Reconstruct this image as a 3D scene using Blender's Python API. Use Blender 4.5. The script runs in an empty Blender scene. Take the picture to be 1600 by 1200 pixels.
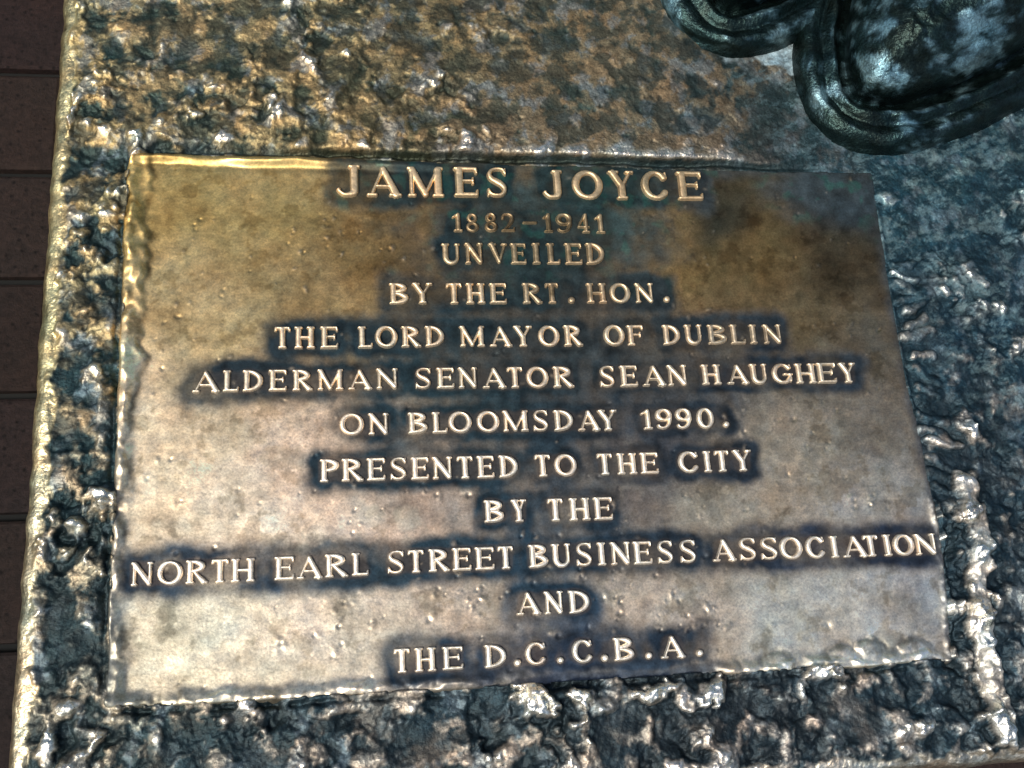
import bpy, math, random
import numpy as np

# ------------------------------------------------------------------ camera, sky, sun, exposure
S = bpy.context.scene
K = 0.7 / 1000.0            # the layout below is in units of 0.7 mm; meshes are written in metres
C = bpy.context.collection

cam_data = bpy.data.cameras.new("camera")
cam = bpy.data.objects.new("camera", cam_data)
C.objects.link(cam)
from mathutils import Matrix, Vector
R = Matrix(((0.988169, 0.01429, -0.152704), (-0.060813, 0.950543, -0.304583), (0.140799, 0.310266, 0.940165)))
cam.matrix_world = Matrix.Translation(Vector((-126.58, -212.87, 700.0)) * K) @ R.to_4x4()
cam_data.sensor_width = 36.0
cam_data.lens = 36.0 * 1750.0 / 1600.0
cam_data.clip_start = 0.01
cam_data.clip_end = 200.0
S.camera = cam

SUN_DIR = Vector((-0.58, -0.44, 1.0)).normalized()     # towards the sun
SUN_EL = math.asin(SUN_DIR.z)
SUN_AZ = math.atan2(SUN_DIR.x, SUN_DIR.y)
world = bpy.data.worlds.new("World")
S.world = world
world.use_nodes = True
wn = world.node_tree
bg = wn.nodes["Background"]
sky = wn.nodes.new("ShaderNodeTexSky")
sky.sky_type = 'NISHITA'
sky.sun_disc = False
sky.sun_elevation = SUN_EL
sky.sun_rotation = SUN_AZ
sky.air_density = 1.0
sky.dust_density = 4.0
sky.ozone_density = 1.0
wn.links.new(sky.outputs[0], bg.inputs[0])
bg.inputs[1].default_value = 0.09
sun_data = bpy.data.lights.new("sun", 'SUN')
sun_data.energy = 2.8
sun_data.angle = math.radians(16)
sun_data.color = (1.0, 0.93, 0.84)
sun = bpy.data.objects.new("sun", sun_data)
C.objects.link(sun)
sun.rotation_euler = SUN_DIR.to_track_quat('Z', 'Y').to_euler()
S.view_settings.view_transform = 'Standard'
S.view_settings.look = 'None'
S.view_settings.gamma = 1.0
S.view_settings.use_curve_mapping = False
S.view_settings.exposure = 0.80

# ------------------------------------------------------------------ helpers
def smooth(a, b, x):
    t = np.clip((x - a) / (b - a), 0, 1)
    return t * t * (3 - 2 * t)

def perlin(x, y, scale, seed):
    """gradient noise, about -0.7..0.7; x, y any shape"""
    rng = np.random.RandomState(seed)
    n = 256
    ang = rng.rand(n, n) * 2 * np.pi
    gx, gy = np.cos(ang), np.sin(ang)
    u, v = x / scale + 37.13, y / scale + 91.7
    iu, iv = np.floor(u).astype(int), np.floor(v).astype(int)
    fu, fv = u - iu, v - iv
    su, sv = fu * fu * fu * (fu * (fu * 6 - 15) + 10), fv * fv * fv * (fv * (fv * 6 - 15) + 10)
    def g(di, dj):
        a, b = (iu + di) % n, (iv + dj) % n
        return gx[a, b] * (fu - di) + gy[a, b] * (fv - dj)
    return (g(0, 0) * (1 - su) + g(1, 0) * su) * (1 - sv) + (g(0, 1) * (1 - su) + g(1, 1) * su) * sv

def fbm(x, y, scale, seed, octaves=4, gain=0.5):
    r, a = 0, 1.0
    for i in range(octaves):
        r = r + a * perlin(x, y, scale, seed + i)
        a *= gain
        scale *= 0.5
    return r

def cells(x, y, scale, seed):
    """nearest jittered seed: distance F1, F2, per-cell random (h, gx, gy) and the offset to the seed"""
    rng = np.random.RandomState(seed)
    n = 128
    jx, jy = rng.rand(n, n), rng.rand(n, n)
    rh, rgx, rgy = rng.rand(n, n), rng.randn(n, n), rng.randn(n, n)
    u, v = x / scale + 40.0, y / scale + 40.0
    iu, iv = np.floor(u).astype(int), np.floor(v).astype(int)
    d1 = np.full(x.shape, 9.0); d2 = np.full(x.shape, 9.0)
    H = np.zeros(x.shape); GX = np.zeros(x.shape); GY = np.zeros(x.shape); OX = np.zeros(x.shape); OY = np.zeros(x.shape)
    for di in (-1, 0, 1):
        for dj in (-1, 0, 1):
            a, b = (iu + di) % n, (iv + dj) % n
            ox = u - (iu + di) - jx[a, b]
            oy = v - (iv + dj) - jy[a, b]
            d = np.hypot(ox, oy)
            near = d < d1
            d2 = np.where(near, d1, np.minimum(d2, d))
            d1 = np.where(near, d, d1)
            H = np.where(near, rh[a, b], H); GX = np.where(near, rgx[a, b], GX); GY = np.where(near, rgy[a, b], GY)
            OX = np.where(near, ox, OX); OY = np.where(near, oy, OY)
    return d1 * scale, d2 * scale, H, GX, GY, OX * scale, OY * scale

def blur(a, k):
    """box blur twice, edge padded"""
    for ax in (0, 1, 0, 1):
        p = np.concatenate([np.repeat(a.take([0], ax), k, ax), a, np.repeat(a.take([-1], ax), k, ax)], ax)
        c = np.cumsum(p, ax)
        c = np.concatenate([np.zeros_like(c.take([0], ax)), c], ax)
        n = 2 * k + 1
        m = a.shape[ax]
        a = (c.take(range(n, n + m), ax) - c.take(range(0, m), ax)) / n
    return a

def make_mesh(name, co, quads, mat, parent=None, tone=None, rough=None, metal=None, smooth_shade=True):
    """co (n,3) in layout units, quads (m,4); one mesh object"""
    me = bpy.data.meshes.new(name)
    co = np.asarray(co, float) * K
    quads = np.asarray(quads, int)
    me.vertices.add(len(co)); me.vertices.foreach_set("co", co.astype(np.float32).ravel())
    me.loops.add(quads.size); me.loops.foreach_set("vertex_index", quads.astype(np.int32).ravel())
    me.polygons.add(len(quads))
    me.polygons.foreach_set("loop_start", np.arange(0, quads.size, 4, dtype=np.int32))
    me.polygons.foreach_set("loop_total", np.full(len(quads), 4, dtype=np.int32))
    me.update(calc_edges=True)
    me.polygons.foreach_set("use_smooth", np.full(len(quads), smooth_shade))
    if tone is not None:
        a = me.attributes.new("tone", 'FLOAT_COLOR', 'POINT')
        a.data.foreach_set("color", np.c_[np.clip(tone, 0, 1), np.ones(len(co))].astype(np.float32).ravel())
    for nm, arr in (("rough", rough), ("metal", metal)):
        if arr is not None:
            a = me.attributes.new(nm, 'FLOAT', 'POINT')
            a.data.foreach_set("value", np.broadcast_to(np.asarray(arr, np.float32), (len(co),)).ravel())
    me.validate()
    me.materials.append(mat)
    o = bpy.data.objects.new(name, me)
    C.objects.link(o)
    if parent is not None:
        o.parent = parent
    return o

def grid_quads(nu, nv, wrap_u=False):
    """vertex index = i*nv + j"""
    i, j = np.meshgrid(np.arange(nu if wrap_u else nu - 1), np.arange(nv - 1), indexing='ij')
    i2 = (i + 1) % nu
    return np.stack([i * nv + j, i2 * nv + j, i2 * nv + j + 1, i * nv + j + 1], -1).reshape(-1, 4)

def empty(name, loc=(0, 0, 0)):
    o = bpy.data.objects.new(name, None)
    C.objects.link(o)
    o.location = Vector(loc) * K
    o.empty_display_size = 0.05
    return o

def lerp(a, b, t):
    t = np.asarray(t)[..., None]
    return np.asarray(a) * (1 - t) + np.asarray(b) * t

# ------------------------------------------------------------------ materials
def bronze_material(name, grain=0.25, bump=0.12, patch=0.35, swing=1.0, speck=0.0, depth=0.0006):
    m = bpy.data.materials.new(name)
    m.use_nodes = True
    t = m.node_tree; N = t.nodes; Lk = t.links
    b = N["Principled BSDF"]
    tone = N.new("ShaderNodeAttribute"); tone.attribute_name = "tone"
    ro = N.new("ShaderNodeAttribute"); ro.attribute_name = "rough"
    mt = N.new("ShaderNodeAttribute"); mt.attribute_name = "metal"
    tc = N.new("ShaderNodeTexCoord")
    n1 = N.new("ShaderNodeTexNoise"); n1.inputs['Scale'].default_value = 55; n1.inputs['Detail'].default_value = 8; n1.inputs['Roughness'].default_value = 0.65
    n2 = N.new("ShaderNodeTexNoise"); n2.inputs['Scale'].default_value = 700; n2.inputs['Detail'].default_value = 4
    n3 = N.new("ShaderNodeTexNoise"); n3.inputs['Scale'].default_value = 170; n3.inputs['Detail'].default_value = 6; n3.inputs['Roughness'].default_value = 0.7
    for n in (n1, n2, n3):
        Lk.new(tc.outputs['Object'], n.inputs['Vector'])
    # mottling of the patina: brightness and a slight swing between warm and cool oxide
    mr = N.new("ShaderNodeMapRange"); mr.inputs[1].default_value = 0.3; mr.inputs[2].default_value = 0.7
    mr.inputs[3].default_value = 1 - patch; mr.inputs[4].default_value = 1 + patch
    Lk.new(n3.outputs[0], mr.inputs[0])
    mul = N.new("ShaderNodeMix"); mul.data_type = 'RGBA'; mul.blend_type = 'MULTIPLY'; mul.inputs[0].default_value = 1.0
    Lk.new(tone.outputs['Color'], mul.inputs[6]); Lk.new(mr.outputs[0], mul.inputs[7])
    tint = N.new("ShaderNodeValToRGB")
    tint.color_ramp.elements[0].position = 0.32; tint.color_ramp.elements[0].color = (1 - 0.20 * swing, 1.0, 1 + 0.08 * swing, 1)
    tint.color_ramp.elements[1].position = 0.68; tint.color_ramp.elements[1].color = (1 + 0.14 * swing, 1 - 0.02 * swing, 1 - 0.16 * swing, 1)
    Lk.new(n1.outputs[0], tint.inputs[0])
    mul2 = N.new("ShaderNodeMix"); mul2.data_type = 'RGBA'; mul2.blend_type = 'MULTIPLY'; mul2.inputs[0].default_value = 1.0
    Lk.new(mul.outputs[2], mul2.inputs[6]); Lk.new(tint.outputs[0], mul2.inputs[7])
    last = mul2.outputs[2]
    if speck:                                   # pinholes and grains of the casting
        n4 = N.new("ShaderNodeTexNoise"); n4.inputs['Scale'].default_value = 950; n4.inputs['Detail'].default_value = 3; n4.inputs['Roughness'].default_value = 0.7
        Lk.new(tc.outputs['Object'], n4.inputs['Vector'])
        sr = N.new("ShaderNodeMapRange"); sr.inputs[1].default_value = 0.34; sr.inputs[2].default_value = 0.66; sr.inputs[3].default_value = 1 - speck; sr.inputs[4].default_value = 1 + speck
        Lk.new(n4.outputs[0], sr.inputs[0])
        m3 = N.new("ShaderNodeMix"); m3.data_type = 'RGBA'; m3.blend_type = 'MULTIPLY'; m3.inputs[0].default_value = 1.0
        Lk.new(last, m3.inputs[6]); Lk.new(sr.outputs[0], m3.inputs[7]); last = m3.outputs[2]
    Lk.new(last, b.inputs['Base Color'])
    Lk.new(mt.outputs['Fac'], b.inputs['Metallic'])
    rr = N.new("ShaderNodeMath"); rr.operation = 'MULTIPLY_ADD'; rr.inputs[1].default_value = grain
    Lk.new(n3.outputs[0], rr.inputs[0])
    sub = N.new("ShaderNodeMath"); sub.operation = 'SUBTRACT'; sub.inputs[1].default_value = grain * 0.5
    Lk.new(ro.outputs['Fac'], sub.inputs[0]); Lk.new(sub.outputs[0], rr.inputs[2])
    Lk.new(rr.outputs[0], b.inputs['Roughness'])
    add = N.new("ShaderNodeMath"); add.operation = 'ADD'
    Lk.new(n2.outputs[0], add.inputs[0]); Lk.new(n3.outputs[0], add.inputs[1])
    bp = N.new("ShaderNodeBump"); bp.inputs['Strength'].default_value = bump; bp.inputs['Distance'].default_value = depth
    Lk.new(add.outputs[0], bp.inputs['Height']); Lk.new(bp.outputs[0], b.inputs['Normal'])
    return m

BRONZE = bronze_material("cast_bronze", 0.28, 0.50, 0.45, 0.8, 0.30, 0.0009)
PLATE = bronze_material("plate_bronze", 0.22, 0.10, 0.20, 0.45, 0.20)
LETTER = bronze_material("letter_bronze", 0.10, 0.08, 0.10, 0.4, 0.08)
SHOE = bronze_material("dark_bronze", 0.28, 0.55, 0.5, 0.7, 0.35, 0.0010)

# ------------------------------------------------------------------ lettering: serif capitals from strokes
TH, TN, SE, OV = 0.114, 0.062, 0.050, 0.064      # half widths of thick, thin and serif strokes, serif overhang
AA = TH + OV

def arc(cx, cy, rx, ry, a0, a1, n=14, r0=TN, r1=TH, stress=0.0, const=None):
    out = []
    th = np.radians(np.linspace(a0, a1, n + 1))
    P = [(cx + rx * np.cos(t), cy + ry * np.sin(t)) for t in th]
    rad = [const if const else r0 + (r1 - r0) * abs(np.cos(t + stress)) ** 1.4 for t in th]
    for i in range(n):
        out.append((*P[i], *P[i + 1], rad[i], rad[i + 1]))
    return out

def curve(pts, w):
    P = np.array([(p[0] * w, p[1], p[2]) for p in pts], float)
    out = []
    Q = np.vstack([2 * P[0] - P[1], P, 2 * P[-1] - P[-2]])
    S_ = []
    for i in range(1, len(Q) - 2):
        for t in np.linspace(0, 1, 4, endpoint=False):
            a, b, c, d = Q[i - 1], Q[i], Q[i + 1], Q[i + 2]
            S_.append(0.5 * (2 * b + (c - a) * t + (2 * a - 5 * b + 4 * c - d) * t * t + (3 * b - a - 3 * c + d) * t ** 3))
    S_.append(P[-1])
    for a, b in zip(S_[:-1], S_[1:]):
        out.append((a[0], a[1], b[0], b[1], a[2], b[2]))
    return out

def glyph(c, w):
    g = []
    def seg(x0, y0, x1, y1, r0, r1=None): g.append((x0, y0, x1, y1, r0, r0 if r1 is None else r1))
    def stem(x, r=TH, y0=None, y1=None): seg(x, r if y0 is None else y0, x, 1 - r if y1 is None else y1, r)
    def foot(x, r=TH, l=OV, rt=OV): seg(x - r - l + SE, SE, x + r + rt - SE, SE, SE)
    def head(x, r=TH, l=OV, rt=OV): seg(x - r - l + SE, 1 - SE, x + r + rt - SE, 1 - SE, SE)
    if c == 'I':
        stem(w / 2); foot(w / 2); head(w / 2)
    elif c == 'T':
        stem(w / 2); foot(w / 2); seg(0.07, 1 - TN, w - 0.07, 1 - TN, TN)
        seg(0.07, 1 - TN, 0.045, 0.83, TN, 0.045); seg(w - 0.07, 1 - TN, w - 0.045, 0.83, TN, 0.045)
    elif c == 'H':
        for x in (AA, w - AA): stem(x); foot(x); head(x)
        seg(AA, 0.5, w - AA, 0.5, TN)
    elif c in 'EFL':
        stem(AA)
        if c == 'L': head(AA)
        else:
            head(AA); seg(AA, 1 - TN, w - 0.07, 1 - TN, TN); seg(w - 0.07, 1 - TN, w - 0.05, 0.80, TN, 0.035)
            seg(AA, 0.53, w * 0.78, 0.53, 0.042); seg(w * 0.78, 0.62, w * 0.78, 0.43, 0.036)
        foot(AA)
        if c != 'F':
            seg(AA, TN, w - 0.07, TN, TN); seg(w - 0.07, TN, w - 0.04, 0.20, TN, 0.035)
    elif c == 'D':
        stem(AA); foot(AA, rt=0.0); head(AA, rt=0.0); g.extend(arc(AA, 0.5, w - AA - TH, 0.5 - TN, 90, -90))
    elif c == 'P':
        stem(AA); foot(AA); head(AA, rt=0.0); g.extend(arc(AA, 0.72, w - AA - TH, 0.28 - TN, 90, -90))
        seg(AA, 0.44 + TN, AA + 0.05, 0.44 + TN, TN)
    elif c == 'B':
        stem(AA); foot(AA, rt=0.0); head(AA, rt=0.0)
        g.extend(arc(AA, 0.76, (w - AA - TH) * 0.88, 0.24 - TN, 90, -90)); g.extend(arc(AA, 0.28, w - AA - TH, 0.28 - TN, 90, -90))
    elif c == 'R':
        stem(AA); foot(AA); head(AA, rt=0.0); rx = (w - AA - TH) * 0.80
        g.extend(arc(AA, 0.73, rx, 0.27 - TN, 90, -90))
        seg(AA + rx * 0.35, 0.49, w - 0.19, TH * 0.8, 0.055, TH); seg(w - 0.22, SE, w - SE, SE, SE)
    elif c in 'O0':
        g.extend(arc(w / 2, 0.5, w / 2 - TH * 0.95, 0.5 - TN, 0, 360, 26, stress=0.25 if c == 'O' else 0))
    elif c in 'CG':
        g.extend(arc(w / 2, 0.5, w / 2 - TH * 0.9, 0.5 - TN, 38, 322, 22, stress=0.15))
        seg(w * 0.86, 0.93, w * 0.90, 0.76, 0.036)
        if c == 'G':
            seg(w - TH - 0.03, 0.14, w - TH - 0.03, 0.42, 0.075); seg(w * 0.58, 0.46, w - SE, 0.46, SE)
    elif c == 'S':
        g.extend(curve([(.86, .82, .045), (.77, .93, .046), (.5, .955, .047), (.25, .89, .055), (.17, .745, .07), (.27, .61, .085), (.5, .51, .094),
                        (.73, .40, .088), (.83, .26, .072), (.74, .10, .055), (.48, .045, .047), (.22, .09, .046), (.12, .2, .045)], w))
        seg(w * 0.89, 0.95, w * 0.89, 0.77, 0.032); seg(w * 0.09, 0.05, w * 0.09, 0.25, 0.032)
    elif c == 'U':
        xl, xr = AA, w - TN - OV
        stem(xl, TH, 0.34); stem(xr, TN, 0.34); head(xl); head(xr, TN)
        th = np.radians(np.linspace(180, 360, 15)); cx, rx = (xl + xr) / 2, (xr - xl) / 2
        for i in range(14):
            f0, f1 = i / 14, (i + 1) / 14
            seg(cx + rx * np.cos(th[i]), .34 + (.34 - 0.055) * np.sin(th[i]), cx + rx * np.cos(th[i + 1]), .34 + (.34 - 0.055) * np.sin(th[i + 1]),
                TH + (TN - TH) * f0, TH + (TN - TH) * f1)
    elif c == 'A':
        ax = w * 0.48
        seg(ax, 1 - TN * 1.2, 0.15, SE, 0.050, 0.045); seg(ax, 1 - TH, w - 0.17, TH * 0.6, TH * 0.8, TH)
        seg(w * 0.30, 0.33, w * 0.70, 0.33, 0.040); seg(SE, SE, 0.27, SE, SE); seg(w - 0.33, SE, w - SE, SE, SE)
    elif c == 'M':
        a, b = 0.14, w - AA * 0.95
        stem(a, TN); foot(a, TN); seg(SE, 1 - SE, a + 0.05, 1 - SE, SE)
        seg(a + 0.02, 1 - TH, w * 0.49, TN * 1.6, TH * 0.95, TH * 0.8); seg(w * 0.49, TN * 1.4, b, 1 - TN, 0.05, 0.045)
        stem(b); foot(b); seg(b, 1 - SE, w - SE, 1 - SE, SE)
    elif c == 'N':
        a, b = 0.14, w - TN - 0.075
        stem(a, TN); foot(a, TN); seg(SE, 1 - SE, a + 0.04, 1 - SE, SE)
        seg(a + 0.02, 1 - TH, b - 0.03, TH * 0.9, TH * 0.95, TH * 0.9); stem(b, TN); head(b, TN)
    elif c == 'V':
        seg(0.17, 1 - SE, w * 0.54, TH, TH, TH * 0.7); seg(w - 0.11, 1 - SE, w * 0.54, TN * 1.5, 0.045, 0.05)
        seg(SE, 1 - SE, 0.32, 1 - SE, SE); seg(w - 0.23, 1 - SE, w - SE, 1 - SE, SE)
    elif c == 'Y':
        seg(0.16, 1 - SE * 1.5, w * 0.5, 0.46, TH * 0.95, TH * 0.9); seg(w - 0.13, 1 - SE, w * 0.52, 0.46, 0.048, 0.055)
        stem(w * 0.5, TH, None, 0.46); foot(w * 0.5); seg(SE, 1 - SE, 0.31, 1 - SE, SE); seg(w - 0.25, 1 - SE, w - SE, 1 - SE, SE)
    elif c == 'J':
        x = w - AA
        stem(x, TH, 0.24); head(x)
        g.extend(curve([(x / w, .26, TH), (x / w - .02, .13, TH * .95), (.52, .055, .062), (.30, .06, .055), (.14, .15, .05), (.10, .20, .06)], w))
    elif c == '1':
        x = w * 0.60
        stem(x, TH * 0.9); seg(x - TH - 0.06, SE, min(x + TH + 0.06, w) - SE * 0.3, SE, SE); seg(w * 0.06 + 0.03, 0.77, x, 0.945, 0.052, 0.06)
    elif c == '2':
        g.extend(curve([(.12, .73, .06), (.2, .90, .05), (.48, .955, .047), (.78, .86, .07), (.82, .68, .09), (.66, .45, .08), (.36, .22, .06), (.12, .07, .05)], w))
        seg(0.05, TN * 1.2, w - 0.06, TN * 1.2, 0.052); seg(w - 0.06, TN, w - 0.03, 0.22, 0.04, 0.035)
    elif c == '4':
        seg(w * 0.62, 0.95, 0.05, 0.32, 0.045); seg(0.05, 0.30, w - 0.04, 0.30, 0.042); seg(w * 0.68, 0.93, w * 0.68, 0.09, 0.082)
        seg(w * 0.46, SE, w * 0.9, SE, SE)
    elif c == '8':
        g.extend(arc(w / 2, 0.745, w * 0.40 - TH * .7, 0.255 - TN, 0, 360, 20, r1=.075)); g.extend(arc(w / 2, 0.27, w * 0.5 - TH * .85, 0.27 - TN, 0, 360, 20, r1=.085))
    elif c == '9':
        g.extend(arc(w / 2, 0.69, w * 0.5 - TH * .9, 0.31 - TN, 0, 360, 22))
        g.extend(curve([(1 - .085 / w, .68, .088), (1 - .10 / w, .42, .09), (.72, .16, .075), (.42, .05, .052), (.18, .10, .05), (.13, .17, .06)], w))
    elif c == '-':
        seg(0.06, 0.5, w - 0.06, 0.5, 0.05)
    elif c == '.':
        seg(w / 2, 0.15, w / 2, 0.151, min(0.15, w / 2))
    return g

def stroke_sdf(px, py, segs):
    d = np.full(px.shape, 9.0)
    for x0, y0, x1, y1, r0, r1 in segs:
        vx, vy = x1 - x0, y1 - y0
        t = np.clip(((px - x0) * vx + (py - y0) * vy) / (vx * vx + vy * vy + 1e-12), 0, 1)
        d = np.minimum(d, np.hypot(px - x0 - t * vx, py - y0 - t * vy) - (r0 + (r1 - r0) * t))
    return d

# ------------------------------------------------------------------ the inscription, surveyed on the plate: letter, left, right, baseline, cap height
ROWS = """J -126.5 -109.9 150.7 23.6;A -105.8 -81.5 150.9 23.4;M -77.7 -52.2 151.1 23.2;E -45.2 -27.9 151.4 22.8;S -22.4 -6.9 151.6 22.6;J 17.8 32.6 150.9 22.1;O 39.6 61.6 150.9 22.2;Y 65.8 85.1 150.8 22.5;C 90.3 110.8 150.8 22.6;E 116.5 135.5 150.8 22.7
1 -47.8 -40.6 124.8 14.0;8 -38.0 -29.0 124.9 14.0;8 -25.0 -16.0 124.9 14.1;2 -13.3 -3.8 124.9 14.2;- 1.6 12.1 124.8 14.3;1 16.2 22.6 124.7 14.4;9 25.7 36.8 124.6 14.5;4 40.7 49.6 124.4 14.7;1 53.3 60.3 124.3 14.7
U -55.9 -43.1 100.5 15.3;N -40.0 -27.1 100.5 15.4;V -23.6 -10.2 100.5 15.5;E -8.2 2.8 100.5 15.6;I 6.8 12.7 100.5 15.7;L 17.2 26.5 100.5 15.7;E 29.9 42.2 100.4 15.9;D 44.9 58.2 100.4 16.0
B -92.3 -79.6 71.1 15.1;Y -77.0 -63.2 71.1 15.0;T -54.0 -43.3 71.1 15.0;H -40.6 -27.5 71.1 15.0;E -24.6 -12.7 71.1 14.9;R -1.7 12.0 71.2 14.9;T 14.2 23.4 71.3 14.8;. 29.9 34.4 71.4 14.7;H 43.0 56.9 71.5 14.6;O 59.6 73.8 71.6 14.5;N 77.4 90.8 71.6 14.6;. 97.5 101.7 71.7 14.5
T -167.7 -157.4 40.3 14.9;H -154.9 -141.6 40.1 15.1;E -138.2 -126.5 40.0 15.1;L -113.7 -104.2 40.0 15.1;O -102.4 -87.8 40.1 14.9;R -85.2 -72.1 40.3 14.7;D -69.5 -56.7 40.4 14.6;M -46.4 -29.5 40.3 14.6;A -26.3 -10.8 40.3 14.7;Y -9.9 3.2 40.2 14.8;O 7.2 21.7 40.2 14.8;R 24.6 37.7 40.1 14.9;O 52.4 66.8 40.2 14.7;F 68.9 80.4 40.3 14.6;D 94.0 106.3 40.4 14.5;U 109.5 122.1 40.5 14.3;B 126.1 139.7 40.5 14.3;L 142.5 153.2 40.6 14.2;I 155.5 162.6 40.6 14.1;N 166.5 179.9 40.6 14.1
A -218.8 -201.5 11.1 14.5;L -199.9 -189.9 11.3 14.3;D -187.5 -174.8 11.3 14.3;E -171.2 -159.7 11.4 14.2;R -156.2 -143.2 11.4 14.1;M -140.3 -123.7 11.4 14.1;A -120.6 -105.0 11.5 14.0;N -102.4 -88.2 11.5 14.0;S -77.3 -66.2 11.4 14.1;E -63.0 -51.4 11.3 14.2;N -48.7 -35.8 11.2 14.3;A -32.5 -16.7 11.1 14.4;T -15.9 -5.5 11.0 14.5;O -3.1 11.9 10.9 14.6;R 15.1 29.3 10.8 14.7;S 46.8 57.6 10.7 14.8;E 61.1 73.2 10.7 14.9;A 76.5 92.7 10.7 14.9;N 94.1 108.0 10.8 14.8;H 118.3 131.9 11.2 14.4;A 136.3 151.9 11.3 14.3;U 152.9 165.3 11.3 14.4;G 169.1 183.9 11.3 14.4;H 186.0 200.6 11.2 14.5;E 201.6 215.4 11.2 14.6;Y 218.0 230.6 11.2 14.6
O -126.4 -111.0 -19.0 14.2;N -108.2 -95.0 -19.2 14.3;B -82.7 -70.2 -19.1 14.1;L -67.1 -57.3 -19.0 14.1;O -56.4 -41.3 -19.0 14.1;O -37.8 -23.0 -18.9 14.1;M -20.8 -3.8 -18.9 14.2;S -0.8 9.9 -19.0 14.2;D 13.4 26.3 -19.2 14.1;A 29.5 44.4 -19.5 14.2;Y 43.2 56.3 -19.7 14.2;1 72.4 80.6 -19.5 13.9;9 82.8 93.7 -19.5 13.9;9 96.6 107.3 -19.6 14.1;0 111.3 123.1 -19.7 14.2;. 129.1 133.6 -19.3 13.6
P -139.2 -127.2 -49.3 14.7;R -125.6 -111.9 -49.3 14.6;E -109.9 -98.1 -49.3 14.6;S -95.3 -84.3 -49.3 14.5;E -81.8 -70.4 -49.4 14.6;N -68.1 -55.1 -49.5 14.6;T -52.2 -42.0 -49.6 14.7;E -39.3 -28.1 -49.6 14.7;D -25.0 -12.6 -49.7 14.7;T -1.3 9.0 -49.7 14.6;O 11.6 26.3 -49.7 14.4;T 40.2 50.3 -49.7 14.4;H 53.6 66.8 -49.7 14.3;E 69.2 81.4 -49.7 14.3;C 95.5 109.6 -49.7 14.4;I 112.0 118.5 -49.6 14.3;T 120.6 130.3 -49.6 14.4;Y 133.0 146.2 -49.5 14.3
B -36.2 -23.5 -78.6 14.3;Y -18.7 -8.6 -78.9 14.5;T 5.0 15.0 -79.1 14.6;H 19.1 32.7 -79.3 14.7;E 35.1 47.6 -79.4 14.8
N -251.5 -238.5 -109.9 14.2;O -236.3 -221.3 -109.9 14.2;R -219.6 -206.5 -110.0 14.3;T -204.6 -194.4 -110.0 14.3;H -192.9 -178.8 -110.0 14.3;E -167.1 -155.2 -109.8 14.3;A -153.8 -137.9 -109.7 14.4;R -136.6 -122.4 -109.4 14.3;L -120.3 -110.0 -109.0 14.1;S -98.7 -87.6 -108.6 14.1;T -85.6 -75.7 -108.6 14.2;R -72.8 -59.6 -108.5 14.2;E -57.9 -46.1 -108.5 14.3;E -43.6 -31.4 -108.5 14.3;T -29.1 -19.2 -108.5 14.4;B -9.4 2.9 -108.5 14.7;U 5.4 17.8 -108.5 14.7;S 21.0 31.8 -108.6 14.7;I 34.7 41.0 -108.7 14.7;N 43.7 56.8 -108.8 14.7;E 58.8 71.0 -108.9 14.7;S 74.5 85.3 -109.0 14.6;S 89.4 100.6 -109.1 14.6;A 111.6 127.4 -109.1 14.6;S 129.4 141.6 -109.1 14.6;S 144.0 156.2 -109.2 14.5;O 157.7 173.0 -109.4 14.5;C 175.7 189.3 -109.5 14.4;I 191.8 199.0 -109.7 14.4;A 201.2 218.2 -109.8 14.4;T 216.0 226.1 -109.9 14.3;I 228.8 236.4 -110.0 14.3;O 236.8 251.4 -110.1 14.2;N 252.3 267.2 -110.3 14.2
A -19.3 -3.8 -137.6 14.2;N -1.5 10.8 -137.8 14.2;D 14.1 27.5 -138.0 14.2
T -96.0 -86.4 -168.6 14.4;H -83.5 -70.6 -168.6 14.3;E -66.7 -54.0 -168.3 13.8;D -40.7 -27.4 -168.4 13.8;. -22.8 -18.4 -168.4 13.9;C -15.3 -1.9 -168.2 13.7;. 4.4 8.2 -168.2 13.8;C 14.2 27.4 -168.4 14.1;. 32.2 36.4 -168.4 14.1;B 40.5 53.4 -168.3 14.1;. 60.5 64.7 -168.3 14.1;A 70.6 86.4 -168.4 14.1;. 93.6 97.7 -168.2 13.3""".strip().split("\n")
LETTERS = [[(q.split()[0], *map(float, q.split()[1:])) for q in row.split(";")] for row in ROWS]

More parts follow.
